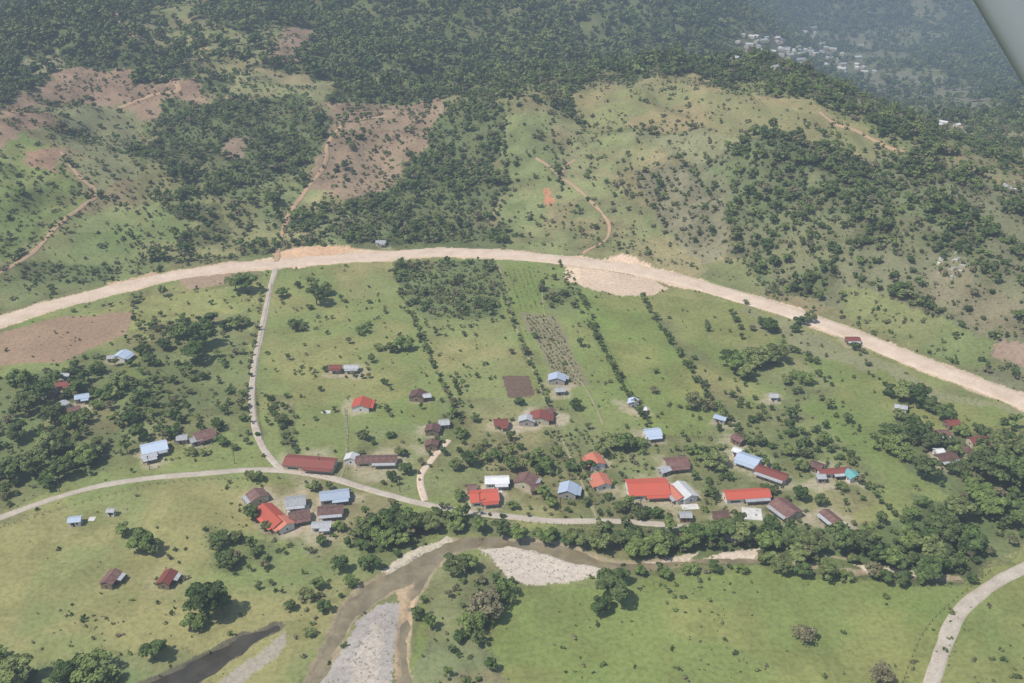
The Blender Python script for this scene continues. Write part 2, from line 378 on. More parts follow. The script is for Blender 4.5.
def plain(name,col,rough=.85,sc=1.2):
    m,nt,bs=newmat(name); tc=N(nt,'ShaderNodeTexCoord').outputs['Object']
    rgb=N(nt,'ShaderNodeRGB'); rgb.outputs[0].default_value=(*col,1)
    nt.links.new(scalecol(nt,rgb.outputs[0],mrange(nt,noise(nt,tc,sc,4),.3,.7,.8,1.12)),bs.inputs['Base Color'])
    bs.inputs['Roughness'].default_value=rough; return m
M=dict(ground=ground_mat(),hwy=dirt_mat('highway_gravel',(.66,.53,.41),(.54,.42,.31),.09),
 road=dirt_mat('gravel_road',(.50,.44,.36),(.40,.34,.27)),track=dirt_mat('dirt_track',(.32,.28,.17),(.22,.22,.11)),
 clay=dirt_mat('clay_track',(.46,.30,.19),(.36,.26,.16)), bark=plain('bark',(.10,.075,.055)),
 leaf=leaf_mat('foliage',[(.034,.056,.020),(.046,.075,.025),(.062,.093,.033),(.05,.07,.028),(.088,.112,.042)]),
 leafl=leaf_mat('foliage_light',[(.065,.10,.032),(.09,.128,.04),(.105,.128,.052)]),
 leafd=leaf_mat('dry_shrub',[(.09,.098,.05),(.115,.11,.067),(.08,.093,.042)]),
 door=plain('door_wood',(.12,.06,.03)),glass=plain('window_glass',(.03,.035,.04),.25),post=plain('post_wood',(.16,.12,.09)),
 conc=plain('concrete',(.58,.56,.52),.85,.4),rock=plain('river_boulder',(.33,.295,.255)))
ROOF=dict(rust=roof_mat('roof_rusty_tin',(.14,.07,.058),(.26,.17,.14)),rust2=roof_mat('roof_red_rust',(.22,.06,.045),(.15,.07,.06)),
 red=roof_mat('roof_red_sheet',(.52,.10,.06),(.42,.12,.08),.6),orange=roof_mat('roof_orange_tile',(.5,.17,.11),(.38,.14,.09)),
 zinc=roof_mat('roof_zinc',(.40,.42,.44),(.28,.24,.2)),blue=roof_mat('roof_bluish_zinc',(.38,.46,.58),(.5,.53,.56)),
 white=roof_mat('roof_white',(.66,.66,.65),(.5,.5,.5)),teal=roof_mat('roof_teal',(.12,.38,.37),(.3,.42,.4)))
WALL=dict(wood=plain('wall_wood',(.22,.17,.12)),cream=plain('wall_cream',(.52,.46,.34)),white=plain('wall_whitewash',(.68,.66,.62)),block=plain('wall_block',(.36,.34,.31)))
def water_mat(name,col,rough):
    m,nt,bs=newmat(name); pos=N(nt,'ShaderNodeNewGeometry').outputs['Position']
    c=mixc(nt,mrange(nt,noise(nt,pos,.12,5,.65),.38,.62,0,1),col,tuple(q*.65 for q in col))
    nt.links.new(c,bs.inputs['Base Color']); bs.inputs['Roughness'].default_value=rough; bs.inputs['Specular IOR Level'].default_value=.5
    bp=N(nt,'ShaderNodeBump'); bp.inputs['Strength'].default_value=.3; bp.inputs['Distance'].default_value=.1
    nt.links.new(noise(nt,pos,2.5,4),bp.inputs['Height']); nt.links.new(bp.outputs[0],bs.inputs['Normal']); return m
M['river']=water_mat('muddy_water',(.26,.215,.13),.15); M['pond']=water_mat('dark_water',(.065,.055,.035),.2)

# ---------------------------------------------------------------- mesh helpers
def mesh(name,v,f,mats,fm=None,smooth=False):
    me=bpy.data.meshes.new(name); me.from_pydata([tuple(map(float,q)) for q in v],[],f)
    for m in (mats if isinstance(mats,(list,tuple)) else [mats]): me.materials.append(m)
    if fm is not None: me.polygons.foreach_set('material_index',np.asarray(fm,np.int32))
    if smooth: me.polygons.foreach_set('use_smooth',np.ones(len(me.polygons),bool))
    me.update(); return me
def obj(name,me,parent=None,loc=(0,0,0),rz=0,sc=1):
    o=bpy.data.objects.new(name,me); scene.collection.objects.link(o)
    o.location=loc; o.rotation_euler=(0,0,rz); o.scale=(sc,)*3 if not isinstance(sc,tuple) else sc
    if parent: o.parent=parent
    return o
def box(v,f,x0,x1,y0,y1,z0,z1):
    b=len(v); v+=[(x0,y0,z0),(x1,y0,z0),(x1,y1,z0),(x0,y1,z0),(x0,y0,z1),(x1,y0,z1),(x1,y1,z1),(x0,y1,z1)]
    f+=[tuple(b+i for i in q) for q in ((0,3,2,1),(4,5,6,7),(0,1,5,4),(1,2,6,5),(2,3,7,6),(3,0,4,7))]

# ---------------------------------------------------------------- terrain sheet
ys=[200.0]
while ys[-1]<2600: ys.append(ys[-1]*1.0026)
ys=[-6000,-3000,-1500,-700,-300,-100,0,60,100,130,150,165,175,185,192]+ys+list(np.geomspace(2700,14000,40))
ys=np.array(ys,float)
u=np.linspace(-1,1,980); ex=np.array([1.05,1.15,1.3,1.6,2.2,3.5,6,12,25]); u=np.concatenate([-ex[::-1],u,ex])
X=(u[None,:]*(.72*np.maximum(ys,200)+90)[:,None]).ravel(); Y=np.repeat(ys,u.size)
R,C=ys.size,u.size
Z=h0(X,Y)-carve(X,Y)
me=bpy.data.meshes.new('terrain'); nv=X.size
me.vertices.add(nv); me.vertices.foreach_set('co',np.stack([X,Y,Z],1).astype(np.float32).ravel())
idx=np.arange(nv).reshape(R,C)
q=np.stack([idx[:-1,:-1],idx[:-1,1:],idx[1:,1:],idx[1:,:-1]],-1).reshape(-1,4)
me.loops.add(q.size); me.loops.foreach_set('vertex_index',q.ravel().astype(np.int32))
me.polygons.add(len(q)); me.polygons.foreach_set('loop_start',(np.arange(len(q))*4).astype(np.int32))
me.polygons.foreach_set('use_smooth',np.ones(len(q),bool))
me.update(calc_edges=True)
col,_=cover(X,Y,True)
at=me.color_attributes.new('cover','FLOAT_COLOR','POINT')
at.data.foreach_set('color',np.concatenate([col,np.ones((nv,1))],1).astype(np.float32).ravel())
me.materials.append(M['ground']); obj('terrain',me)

def wsheet(name,x0,x1,y0,y1,z,mat):
    obj(name,mesh(name,[(x0,y0,z),(x1,y0,z),(x1,y1,z),(x0,y1,z)],[(0,1,2,3)],mat))
px_=F(300,640)
wsheet('river',px_[0]+3,330,150,430,-.75,M['river'])
wsheet('pond',-320,px_[0]+2.9,150,330,-.75,M['pond'])

# ---------------------------------------------------------------- roads
def catmull(P_,step):
    P_=np.array(P_); out=[]
    for i in range(len(P_)-1):
        p0=P_[max(i-1,0)];p1=P_[i];p2=P_[i+1];p3=P_[min(i+2,len(P_)-1)]
        n=max(2,int(np.hypot(*(p2-p1))/step))
        for k in range(n):
            t=k/n; out.append(.5*((2*p1)+(-p0+p2)*t+(2*p0-5*p1+4*p2-p3)*t*t+(-p0+3*p1-3*p2+p3)*t**3))
    out.append(P_[-1]); return np.array(out)
def ribbon(name,pts,width,mat,zo=.14,world=False,jit=.12,seed=0):
    L=catmull(pts if world else [P(*p) for p in pts],2.0)
    T=np.gradient(L,axis=0); T/=np.linalg.norm(T,axis=1)[:,None]+1e-9; Nn=np.stack([-T[:,1],T[:,0]],1)
    prof=[(-1.12,-.5),(-1,0),(-.5,.06),(0,.08),(.5,.06),(1,0),(1.12,-.5)]
    v=[];f=[]; K=len(prof); ar=np.arange(len(L))
    jl=1+ (fbm(ar/6.,ar*0.+seed,5,3)-.5)*2*jit*2; jr=1+(fbm(ar/6.,ar*0.+seed+9,8,3)-.5)*2*jit*2
    for k,(a,b) in enumerate(prof):
        w=width*.5*(jl if a<0 else jr); p=L+Nn*(a*w)[:,None]
        z=h0(p[:,0],p[:,1])+zo+b
        v.append(np.column_stack([p,z]))
    V=np.stack(v,1).reshape(-1,3)
    for i in range(len(L)-1):
        for k in range(K-1):
            a=i*K+k; f.append((a,a+1,a+K+1,a+K))
    obj(name,mesh(name,V,f,mat,smooth=True)); return L
ribbon('highway',list(map(tuple,HWW[1:-1])),15.5,M['hwy'],.22,True,.05)
R1=ribbon('gravel_road',[(-160,570),(-60,537),(0,518),(50,500),(100,486),(150,478),(200,474),(250,470),(290,471),(330,478),(370,490),(420,503),(470,512),(520,518),(560,521),(610,521),(660,524),(700,530),(740,541)],4.0,M['road'],.14,seed=3)
R2=ribbon('gravel_road',[(281,469),(262,445),(252,410),(254,370),(262,330),(270,290),(276,268)],3.6,M['road'],.16,seed=5)
ribbon('gravel_road',[(900,760),(927,695),(942,650),(960,612),(988,588),(1024,568),(1090,535)],5.6,M['road'],.15,seed=8)
ribbon('dirt_track',[(425,501),(420,478),(432,460),(449,440)],3.4,M['hwy'],.13,seed=9)
ribbon('farm_track',[(499,264),(510,310),(530,360),(556,425),(583,485),(598,519)],1.7,M['track'],.1,jit=.3,seed=10)
ribbon('footpath',[(542,290),(548,325),(572,368),(590,395),(604,425)],1.0,M['track'],.1,jit=.3,seed=11)
ribbon('footpath',[(346,410),(347,440),(346,462),(340,480)],1.2,M['track'],.1,jit=.3,seed=12)
ribbon('hill_track',[(276,262),(286,222),(308,188),(325,165),(330,140),(350,122),(385,116)],3.4,M['clay'],.3,jit=.25,seed=12)
ribbon('hill_track',[(-60,290),(0,272),(30,255),(52,232),(78,210),(96,193),(78,175),(62,152)],3.2,M['clay'],.35,jit=.2,seed=13)
ribbon('hill_track',[(118,108),(150,96),(178,91),(172,80),(150,71)],5,M['clay'],.4,jit=.2,seed=14)
ribbon('hill_track',[(122,-5),(119,18),(138,40)],6,M['clay'],.5,jit=.2,seed=15)
ribbon('hill_track',[(536,158),(562,178),(588,198),(608,222),(606,240),(583,254)],2.4,M['clay'],.35,jit=.35,seed=16)
ribbon('hill_track',[(560,178),(566,166),(575,160)],2.2,M['clay'],.35,jit=.35,seed=26)
ribbon('hill_track',[(820,112),(836,124),(870,138),(905,152)],3.4,M['clay'],.4,jit=.3,seed=17)
ribbon('footpath',[(742,541),(790,548),(850,560)],2.0,M['track'],.12,jit=.3,seed=18)

# ---------------------------------------------------------------- houses
def house(i,b,w):
    px,py,L,D,ang,rc,wc=b; r=random.Random(i*31+5)
    x,y=w; z=min(hz(x+a,y+c) for a in(-L/2,L/2) for c in(-D/2,D/2))
    name={'wood':'wooden_shack','cream':'farmhouse','white':'whitewashed_house','block':'block_house'}[wc]
    if L*D<26: name='shed'
    e=obj(name,None,loc=(x,y,z),rz=math.radians(ang))
    hh=2.5+.12*min(L,8)*.5+r.random()*.3; rise=D*.5*math.tan(math.radians(17+r.random()*7)); ov=.55
    a,c=L/2,D/2
    v=[(-a,-c,-1),(a,-c,-1),(a,c,-1),(-a,c,-1),(-a,-c,hh),(a,-c,hh),(a,c,hh),(-a,c,hh),(-a,0,hh+rise),(a,0,hh+rise)]
    f=[(0,1,5,4),(2,3,7,6),(1,2,6,9,5),(3,0,4,8,7)]
    obj('walls',mesh('walls',v,f,WALL[wc]),e)
    sl=rise/c; zo=hh-ov*sl+.05; A=a+ov*.8; Cc=c+ov; zt=hh+rise+.05; th=.07
    v=[];f=[]
    for s in(-1,1):
        b0=len(v)
        v+=[(-A,s*Cc,zo),(A,s*Cc,zo),(A,s*.004,zt),(-A,s*.004,zt)]+[(-A,s*Cc,zo+th),(A,s*Cc,zo+th),(A,s*.004,zt+th),(-A,s*.004,zt+th)]
        for q_ in ((0,1,2,3),(7,6,5,4),(0,4,5,1),(1,5,6,2),(3,2,6,7),(0,3,7,4)):
            f.append(tuple(b0+k for k in q_))
    box(v,f,-A-.02,A+.02,-.18,.18,zt+th-.05,zt+th+.04)
    obj('roof',mesh('roof',v,f,ROOF[rc]),e)
    if L>=7:
        s=-1 if math.cos(math.radians(ang))>0 else 1
        y0=s*(c+ov-.15); y1=s*(c+2.3); z0=zo+.0; v=[];f=[]
        x0,x1=-a*(.95 if r.random()<.5 else .2),a*.95
        v+=[(x0,y0,z0-.04),(x1,y0,z0-.04),(x1,y1,z0-.45),(x0,y1,z0-.45),(x0,y0,z0-.1),(x1,y0,z0-.1),(x1,y1,z0-.51),(x0,y1,z0-.51)]
        f+=[(0,1,2,3),(7,6,5,4),(3,2,6,7),(0,3,7,4),(1,5,6,2),(0,4,5,1)]
        obj('porch_roof',mesh('porch_roof',v,f,ROOF[rc if r.random()<.6 else 'zinc']),e)
        v=[];f=[]
        for k in range(4):
            xx=x0+.15+(x1-x0-.3)*k/3; yy=y1-s*.15; box(v,f,xx-.07,xx+.07,yy-.07,yy+.07,-1,z0-.47)
        obj('porch_posts',mesh('porch_posts',v,f,M['post']),e)
    v=[];f=[]
    for s in(-1,1):
        yy=s*c; dx=a*.15*s
        box(v,f,dx-.45,dx+.45,min(yy,yy+s*.04),max(yy,yy+s*.04),0,2.05)
    obj('door',mesh('door',v,f,M['door']),e)
    v=[];f=[]
    n=max(1,int(L/4))
    for s in(-1,1):
        for k in range(n):
            for sg in(-1,1):
                xx=sg*a*(.42+.45*k/max(n,1))
                yy=s*c; box(v,f,xx-.42,xx+.42,min(yy,yy+s*.03),max(yy,yy+s*.03),1.0,1.95)
        xx=s*a; box(v,f,min(xx,xx+s*.03),max(xx,xx+s*.03),-.45,.45,1.0,1.95)
    obj('windows',mesh('windows',v,f,M['glass']),e)
for i,(b,w) in enumerate(zip(BL,BW)): house(i,b,w)
def yard(px,py,L,D,ang):
    x,y=P(px,py); v=[];f=[]; box(v,f,-L/2,L/2,-D/2,D/2,-.6,.16); obj('concrete_yard',mesh('concrete_yard',v,f,M['conc']),None,(x,y,hz(x,y)),math.radians(ang))
yard(752,514,9,9,-8); yard(298,510,10,7,5); yard(840,522,3,9,35); yard(690,507,8,4,5); yard(497,491,5,4,0); yard(92,519,3,3,0); yard(326,412,5,3,0)

def tinyhouses(name,lst):
    v=[];f=[];fm=[]; mats=[WALL['cream'],ROOF['zinc'],ROOF['white'],ROOF['rust'],ROOF['blue']]
    for (x,y,L,D,ang,rm) in lst:
        z=hz(x,y)-.5; ca,sa=math.cos(ang),math.sin(ang); b=len(v); a,c=L/2,D/2; h1=min(3.5,L*.45)+.5; h2=h1+D*.2
        for p in [(-a,-c,0),(a,-c,0),(a,c,0),(-a,c,0),(-a,-c,h1),(a,-c,h1),(a,c,h1),(-a,c,h1),(-a,0,h2),(a,0,h2)]:
            v.append((x+p[0]*ca-p[1]*sa,y+p[0]*sa+p[1]*ca,z+p[2]))
        for q_,mm in (((0,1,5,4),0),((2,3,7,6),0),((1,2,6,9,5),0),((3,0,4,8,7),0),((4,5,9,8),rm),((6,7,8,9),rm)):
            f.append(tuple(b+k for k in q_)); fm.append(mm)
    obj(name,mesh(name,v,f,mats,fm))
VILL=[]
def village(name,cx,cy,sx,sy,n,seed,size=9):
    r=random.Random(seed); l=[]
    for _ in range(n):
        x,y=P(cx+r.gauss(0,sx),cy+r.gauss(0,sy)); l.append((x,y,size*(.7+r.random()*.7),size*(.5+.4*r.random()),r.random()*3.1,r.choice([1,2,1,2,4,3])))
    VILL.extend(l); tinyhouses(name,l)
village('distant_village',800,52,28,8,70,1,9.5); village('distant_village',935,130,11,3,12,2,7); village('distant_village',1012,190,8,4,6,4,5)
village('hillside_hamlet',952,266,9,5,12,5,2.6); village('distant_village',850,72,14,4,14,6,9); village('distant_village',770,40,14,3,12,7,9)

# ---------------------------------------------------------------- tree prototypes
def make_tree(name,seed,Hh,Rr,nclump,nleaf,leaf,mat,trunk=True,flat=.75):
    r=np.random.default_rng(seed); v=[];f=[];fm=[]
    def tube(p0,p1,r0,r1):
        b=len(v); d=Vector(p1)-Vector(p0); qx=d.to_track_quat('Z','Y')
        for p,rr in((p0,r0),(p1,r1)):
            for k in range(5):
                o=qx@Vector((rr*math.cos(k*1.2566),rr*math.sin(k*1.2566),0)); v.append(tuple(Vector(p)+o))
        for k in range(5): f.append((b+k,b+(k+1)%5,b+5+(k+1)%5,b+5+k)); fm.append(0)
    ch=Hh*flat; cz=Hh-ch*.5
    if trunk: tube((0,0,-.6),(0.1,0.1,cz),Rr*.07,Rr*.04)
    cl=[]
    for k in range(nclump):
        th=r.random()*6.283; rad=Rr*(r.random()**.5)*.82; zz=cz+(r.random()-.45)*ch*.75*math.sqrt(max(.05,1-(rad/Rr)**2))
        cs=Rr*(.2+.22*r.random()); c=(rad*math.cos(th),rad*math.sin(th)*(.85+.3*r.random()),zz); cl.append((c,cs))
        if trunk and k<7: tube((0.05,0.05,cz*.55),tuple(np.array(c)*.92),Rr*.03,Rr*.012)
    V=[];n_each=nleaf//nclump
    for c,cs in cl:
        d=r.normal(size=(n_each,3)); d/=np.linalg.norm(d,axis=1)[:,None]; d[:,2]=np.where(d[:,2]<-.3,-d[:,2],d[:,2])
        p=np.array(c)+d*cs*(.7+.4*r.random((n_each,1)))*np.array([1,1,.75])
        nn=d+r.normal(size=(n_each,3))*.42+np.array([0,0,.4]); nn/=np.linalg.norm(nn,axis=1)[:,None]
        t=np.cross(nn,r.normal(size=(n_each,3))); t/=np.linalg.norm(t,axis=1)[:,None]; bt=np.cross(nn,t)
        s=leaf*(.6+.8*r.random((n_each,1)))*.5
        V.append(np.stack([p-t*s-bt*s*.7,p+t*s-bt*s,p+t*s*.8+bt*s,p-t*s+bt*s*.8],1))
    V=np.concatenate(V).reshape(-1,3); b=len(v); v+=list(map(tuple,V))
    for k in range(len(V)//4): f.append((b+4*k,b+4*k+1,b+4*k+2,b+4*k+3)); fm.append(1)
    return mesh(name,v,f,[M['bark'],mat],fm)
def coll(name,meshes):
    c=bpy.data.collections.new(name)
    for k,m in enumerate(meshes): c.objects.link(bpy.data.objects.new('%s_%02d'%(name,k),m))
    return c
hero=[make_tree('broadleaf_%d'%k,100+k,8.0+k%3,4.5,[22,16,28,12][k%4],2600,.62,M['leaf'] if k%5 else M['leafl']) for k in range(6)]
herod=[make_tree('light_tree_%d'%k,150+k,6.5,4.5,20,1300,.5,[M['leafl'],M['leafd']][k%2]) for k in range(3)]
C_near=coll('near_tree',[make_tree('nt%d'%k,200+k,7+2*(k%3),4.3,[16,11,20,8][k%4],700,.95,[M['leaf'],M['leaf'],M['leafl'],M['leaf'],M['leafd']][k%5]) for k in range(9)])
C_far=coll('far_tree',[make_tree('ft%d'%k,300+k,8+2.2*(k%3),4.6,[10,6,13][k%3],170,2.0,M['leaf'] if k%3 else M['leafl'],trunk=(k%2==0)) for k in range(7)])
C_shrub=coll('shrub_kind',[make_tree('sh%d'%k,400+k,1.5,1.1,5,70,.45,[M['leaf'],M['leafl'],M['leafd']][k%3],trunk=False,flat=.95) for k in range(6)])

CNT={}
def scatter(name,pts,sc,cl,zoff=0.):
    pts=np.asarray(pts,float); n=len(pts)
    if n==0: return
    z=h0(pts[:,0],pts[:,1])-carve(pts[:,0],pts[:,1])+zoff
    me=bpy.data.meshes.new(name); me.vertices.add(n); me.vertices.foreach_set('co',np.column_stack([pts,z]).astype(np.float32).ravel())
    a=me.attributes.new('rotv','FLOAT_VECTOR','POINT'); a.data.foreach_set('vector',np.column_stack([RNG.normal(0,.05,n),RNG.normal(0,.05,n),RNG.random(n)*6.283]).astype(np.float32).ravel())
    s=np.asarray(sc,float); a=me.attributes.new('sclv','FLOAT_VECTOR','POINT'); a.data.foreach_set('vector',np.column_stack([s,s*(.8+.4*RNG.random(n)),s*(.7+.5*RNG.random(n))]).astype(np.float32).ravel())
    a=me.attributes.new('kind','INT','POINT'); a.data.foreach_set('value',RNG.integers(0,len(cl.objects),n).astype(np.int32))
    o=obj(name,me); g=bpy.data.node_groups.new(name,'GeometryNodeTree')
    g.interface.new_socket('Geometry',in_out='INPUT',socket_type='NodeSocketGeometry'); g.interface.new_socket('Geometry',in_out='OUTPUT',socket_type='NodeSocketGeometry')
    gi=g.nodes.new('NodeGroupInput');go=g.nodes.new('NodeGroupOutput'); ip=g.nodes.new('GeometryNodeInstanceOnPoints'); ci=g.nodes.new('GeometryNodeCollectionInfo')
    ci.inputs['Collection'].default_value=cl; ci.inputs['Separate Children'].default_value=True; ci.inputs['Reset Children'].default_value=True
    def na(t,nm):
        k=g.nodes.new('GeometryNodeInputNamedAttribute'); k.data_type=t; k.inputs['Name'].default_value=nm
        return [o_ for o_ in k.outputs if o_.enabled][0]
    g.links.new(gi.outputs[0],ip.inputs['Points']); g.links.new(ci.outputs[0],ip.inputs['Instance']); ip.inputs['Pick Instance'].default_value=True
    g.links.new(na('INT','kind'),ip.inputs['Instance Index']); g.links.new(na('FLOAT_VECTOR','rotv'),ip.inputs['Rotation']); g.links.new(na('FLOAT_VECTOR','sclv'),ip.inputs['Scale'])
    g.links.new(ip.outputs[0],go.inputs[0])
    md=o.modifiers.new('scatter','NODES'); md.node_group=g; CNT[name]=CNT.get(name,0)+n; return o
def grid(x0,x1,y0,y1,g):
    gx=np.arange(x0,x1,g);gy=np.arange(y0,y1,g); A,B=np.meshgrid(gx,gy); A=A.ravel()+RNG.random(A.size)*g; B=B.ravel()+RNG.random(B.size)*g
    m=np.abs(A)<.60*B+50; return A[m],B[m]
roads=[R1,R2]
def clear_roads(x,y,r=4.5):
    k=np.ones(x.size,bool)
    for L in roads:
        for i in range(0,len(L)-3,3):
            k&=seg_d(x,y,L[i],L[min(i+3,len(L)-1)])[0]>r
    return k
x,y=grid(-420,420,230,720,4.4); c,d=cover(x,y); s=hwS(x,y)
k=(s<-14)&(RNG.random(x.size)<d); x,y,d=x[k],y[k],d[k]; k=clear_roads(x,y); x,y,d=x[k],y[k],d[k]
scatter('valley_woodland',np.column_stack([x,y]),(.28+.6*RNG.random(x.size)**1.6)*(.7+.5*np.clip(d,0,1))*np.where((y>600)&(x<0)&(x>-90),.75,1),C_near)
x,y=grid(-700,700,480,1010,4.8); c,d=cover(x,y); s=hwS(x,y)
k=(s>16)&(RNG.random(x.size)<d*1.0); x,y,d=x[k],y[k],d[k]
scatter('hillside_forest',np.column_stack([x,y]),(.2+.7*RNG.random(x.size)**1.6)*(.6+.65*np.clip(d,0,1)),C_near)
x,y=grid(-1500,1600,1010,2750,9); c,d=cover(x,y)
k=RNG.random(x.size)<d*1.1
for (vx,vy,*_r) in VILL: k&=~((np.abs(x-vx)<9)&(y<vy+4)&(y>vy-26))
x,y,d=x[k],y[k],d[k]
scatter('distant_forest',np.column_stack([x,y]),(.45+.8*RNG.random(x.size)**1.1)*(.8+.4*d),C_far)
x,y=grid(-420,420,230,720,2.6); c,d=cover(x,y); n_=fbm(x/25,y/25,131,3)
k=(RNG.random(x.size)<(.02+.14*sstep(.5,.72,n_)+.35*np.clip(d,0,.4)))&(c.mean(1)<.2)&(np.abs(hwS(x,y))>13); x,y=x[k],y[k]; k=clear_roads(x,y,3.2); x,y=x[k],y[k]
scatter('meadow_shrubs',np.column_stack([x,y]),.35+1.2*RNG.random(x.size)**2.5,C_shrub)
x,y=grid(-750,750,480,1200,3.8); c,d=cover(x,y); n_=fbm(x/30,y/30,137,3)
k=(hwS(x,y)>16)&(RNG.random(x.size)<(.06+.38*sstep(.45,.7,n_)+.5*np.clip(d,0,.5)))&(c.mean(1)<.2); x,y=x[k],y[k]
scatter('hillside_scrub',np.column_stack([x,y]),.6+2.0*RNG.random(x.size)**2,C_shrub)

# plantations and crop rows
def rows(name,poly,rs,cs,smin,smax,cl,ang=0.,jit=.25,keep=.9):
    w=np.array([P(*p) for p in poly]); c0=w.mean(0); rad=np.abs(w-c0).max()*1.5
    gx=np.arange(-rad,rad,cs);gy=np.arange(-rad,rad,rs); A,B=np.meshgrid(gx,gy);A=A.ravel()+RNG.normal(0,jit,A.size);B=B.ravel()+RNG.normal(0,jit,B.size)
    ca,sa=math.cos(ang),math.sin(ang); x=c0[0]+A*ca-B*sa; y=c0[1]+A*sa+B*ca
    k=inpoly(x,y,w)&(RNG.random(x.size)<keep); x,y=x[k],y[k]; scatter(name,np.column_stack([x,y]),smin+(smax-smin)*RNG.random(x.size)**1.5,cl)
rows('shrub_plantation',[(394,263),(495,262),(500,316),(428,318),(408,298)],3.4,3.4,.5,2.2,C_shrub,.1,1.6,.8)
rows('crop_rows',[(522,314),(553,317),(585,383),(562,387)],2.4,1.4,.4,.8,C_shrub,1.9,.35,.6)
rows('crop_rows',[(548,428),(598,433),(598,505),(565,510)],3.2,2.0,.6,1.4,C_shrub,1.9,.5,.6)
rows('crop_rows',[(470,440),(520,438),(524,470),(480,472)],3.2,2.0,.6,1.3,C_shrub,.1,.5,.5)
rows('crop_rows',[(15,263),(124,263),(112,281),(20,281)],5,3,.8,2.4,C_shrub,.0,.6,.8)
rows('crop_rows',[(600,440),(640,442),(645,470),(610,470)],3.2,2.0,.6,1.6,C_shrub,.3,.5,.6)
rows('crop_rows',[(505,268),(534,268),(545,308),(518,310)],3.5,1.4,.3,.5,C_shrub,1.7,.3,.45)
rows('orchard_trees',[(640,395),(700,395),(712,412),(690,420)],5,4,.2,.4,C_near,.5,1.2,.35)
rows('orchard_trees',[(800,425),(850,440),(880,500),(830,500)],6,5,.2,.5,C_near,.5,1.6,.45)

def hedge(pts,sp,smin,smax,jit=1.2,gap=.15):
    L=catmull([P(*p) for p in pts],sp); n=len(L)
    k=RNG.random(n)>gap; L=L[k]+RNG.normal(0,jit,(k.sum(),2))
    scatter('hedgerow',L,smin+(smax-smin)*RNG.random(len(L))**1.8,C_near)
for pts,sp_,a,b,jt,gp in [
 ([(583,300),(600,340),(622,385),(640,415),(655,436)],2.2,.18,.55,.9,.1),([(568,272),(582,298)],3,.2,.45,1,.1),
 ([(642,298),(665,335),(690,370),(715,405),(735,430),(760,458),(775,470)],2.0,.2,.6,1.0,.08),
 ([(400,292),(418,330),(436,372),(455,410),(462,425)],2.3,.18,.5,1.0,.15),([(497,268),(508,310),(530,360),(550,410)],2.5,.14,.42,.8,.2),
 ([(268,402),(280,425),(296,450)],2.2,.25,.55,.8,.1),([(860,484),(885,505),(912,530)],3,.3,.6,1,.15),
 ([(503,120),(506,170),(502,215),(505,246)],5,.3,.7,1.5,.2),([(552,112),(556,160),(562,190)],5,.25,.5,1.3,.3),
 ([(420,322),(450,330),(503,320)],3,.2,.45,1.5,.3),([(300,484),(350,494),(400,507),(450,518)],4.5,.15,.4,.8,.3),
 ([(810,130),(850,150),(905,160)],6,.4,.7,3,.3),([(290,375),(330,372),(400,388)],3,.18,.5,1.5,.4),([(820,400),(860,430),(890,450)],4,.25,.6,2,.3),
 ([(700,160),(640,190),(600,200)],7,.3,.6,4,.3),([(450,376),(505,379)],3,.2,.4,1.2,.2),([(730,395),(790,425),(830,450)],3.5,.3,.7,3,.2),
 ([(260,285),(257,330),(250,370),(247,410),(262,450)],4,.18,.45,.8,.35),([(135,300),(140,330),(150,360)],4,.2,.5,2,.3),
 ([(560,262),(575,300),(600,345),(625,392)],3,.14,.36,.7,.3),([(745,304),(765,325),(800,350),(830,385)],4,.2,.5,2,.35),
 ([(860,352),(880,385),(905,410)],4,.2,.5,2,.3),([(455,378),(462,420)],3,.15,.4,1,.3),([(600,440),(660,452),(720,448)],3.5,.2,.5,1.5,.3),
 ([(440,508),(500,516),(600,517),(680,520)],4,.18,.5,.9,.3),([(62,262),(120,238),(165,205)],5,.15,.4,1.2,.4),([(200,200),(190,230),(178,258)],5,.2,.5,1.5,.3),
 ([(20,258),(100,208),(200,197)],6,.2,.45,1.5,.35),([(770,255),(800,290),(840,300)],5,.3,.6,3,.3),
 ([(110,375),(150,385),(200,380),(245,350)],3.0,.2,.65,2.5,.25),([(100,415),(160,420),(215,425)],3.5,.2,.6,2.5,.3),([(230,99),(322,107),(345,80)],6,.3,.6,2,.2),([(285,25),(262,68),(236,75)],7,.3,.7,2,.25)]:
    hedge(pts,sp_,a,b,jt,gp)

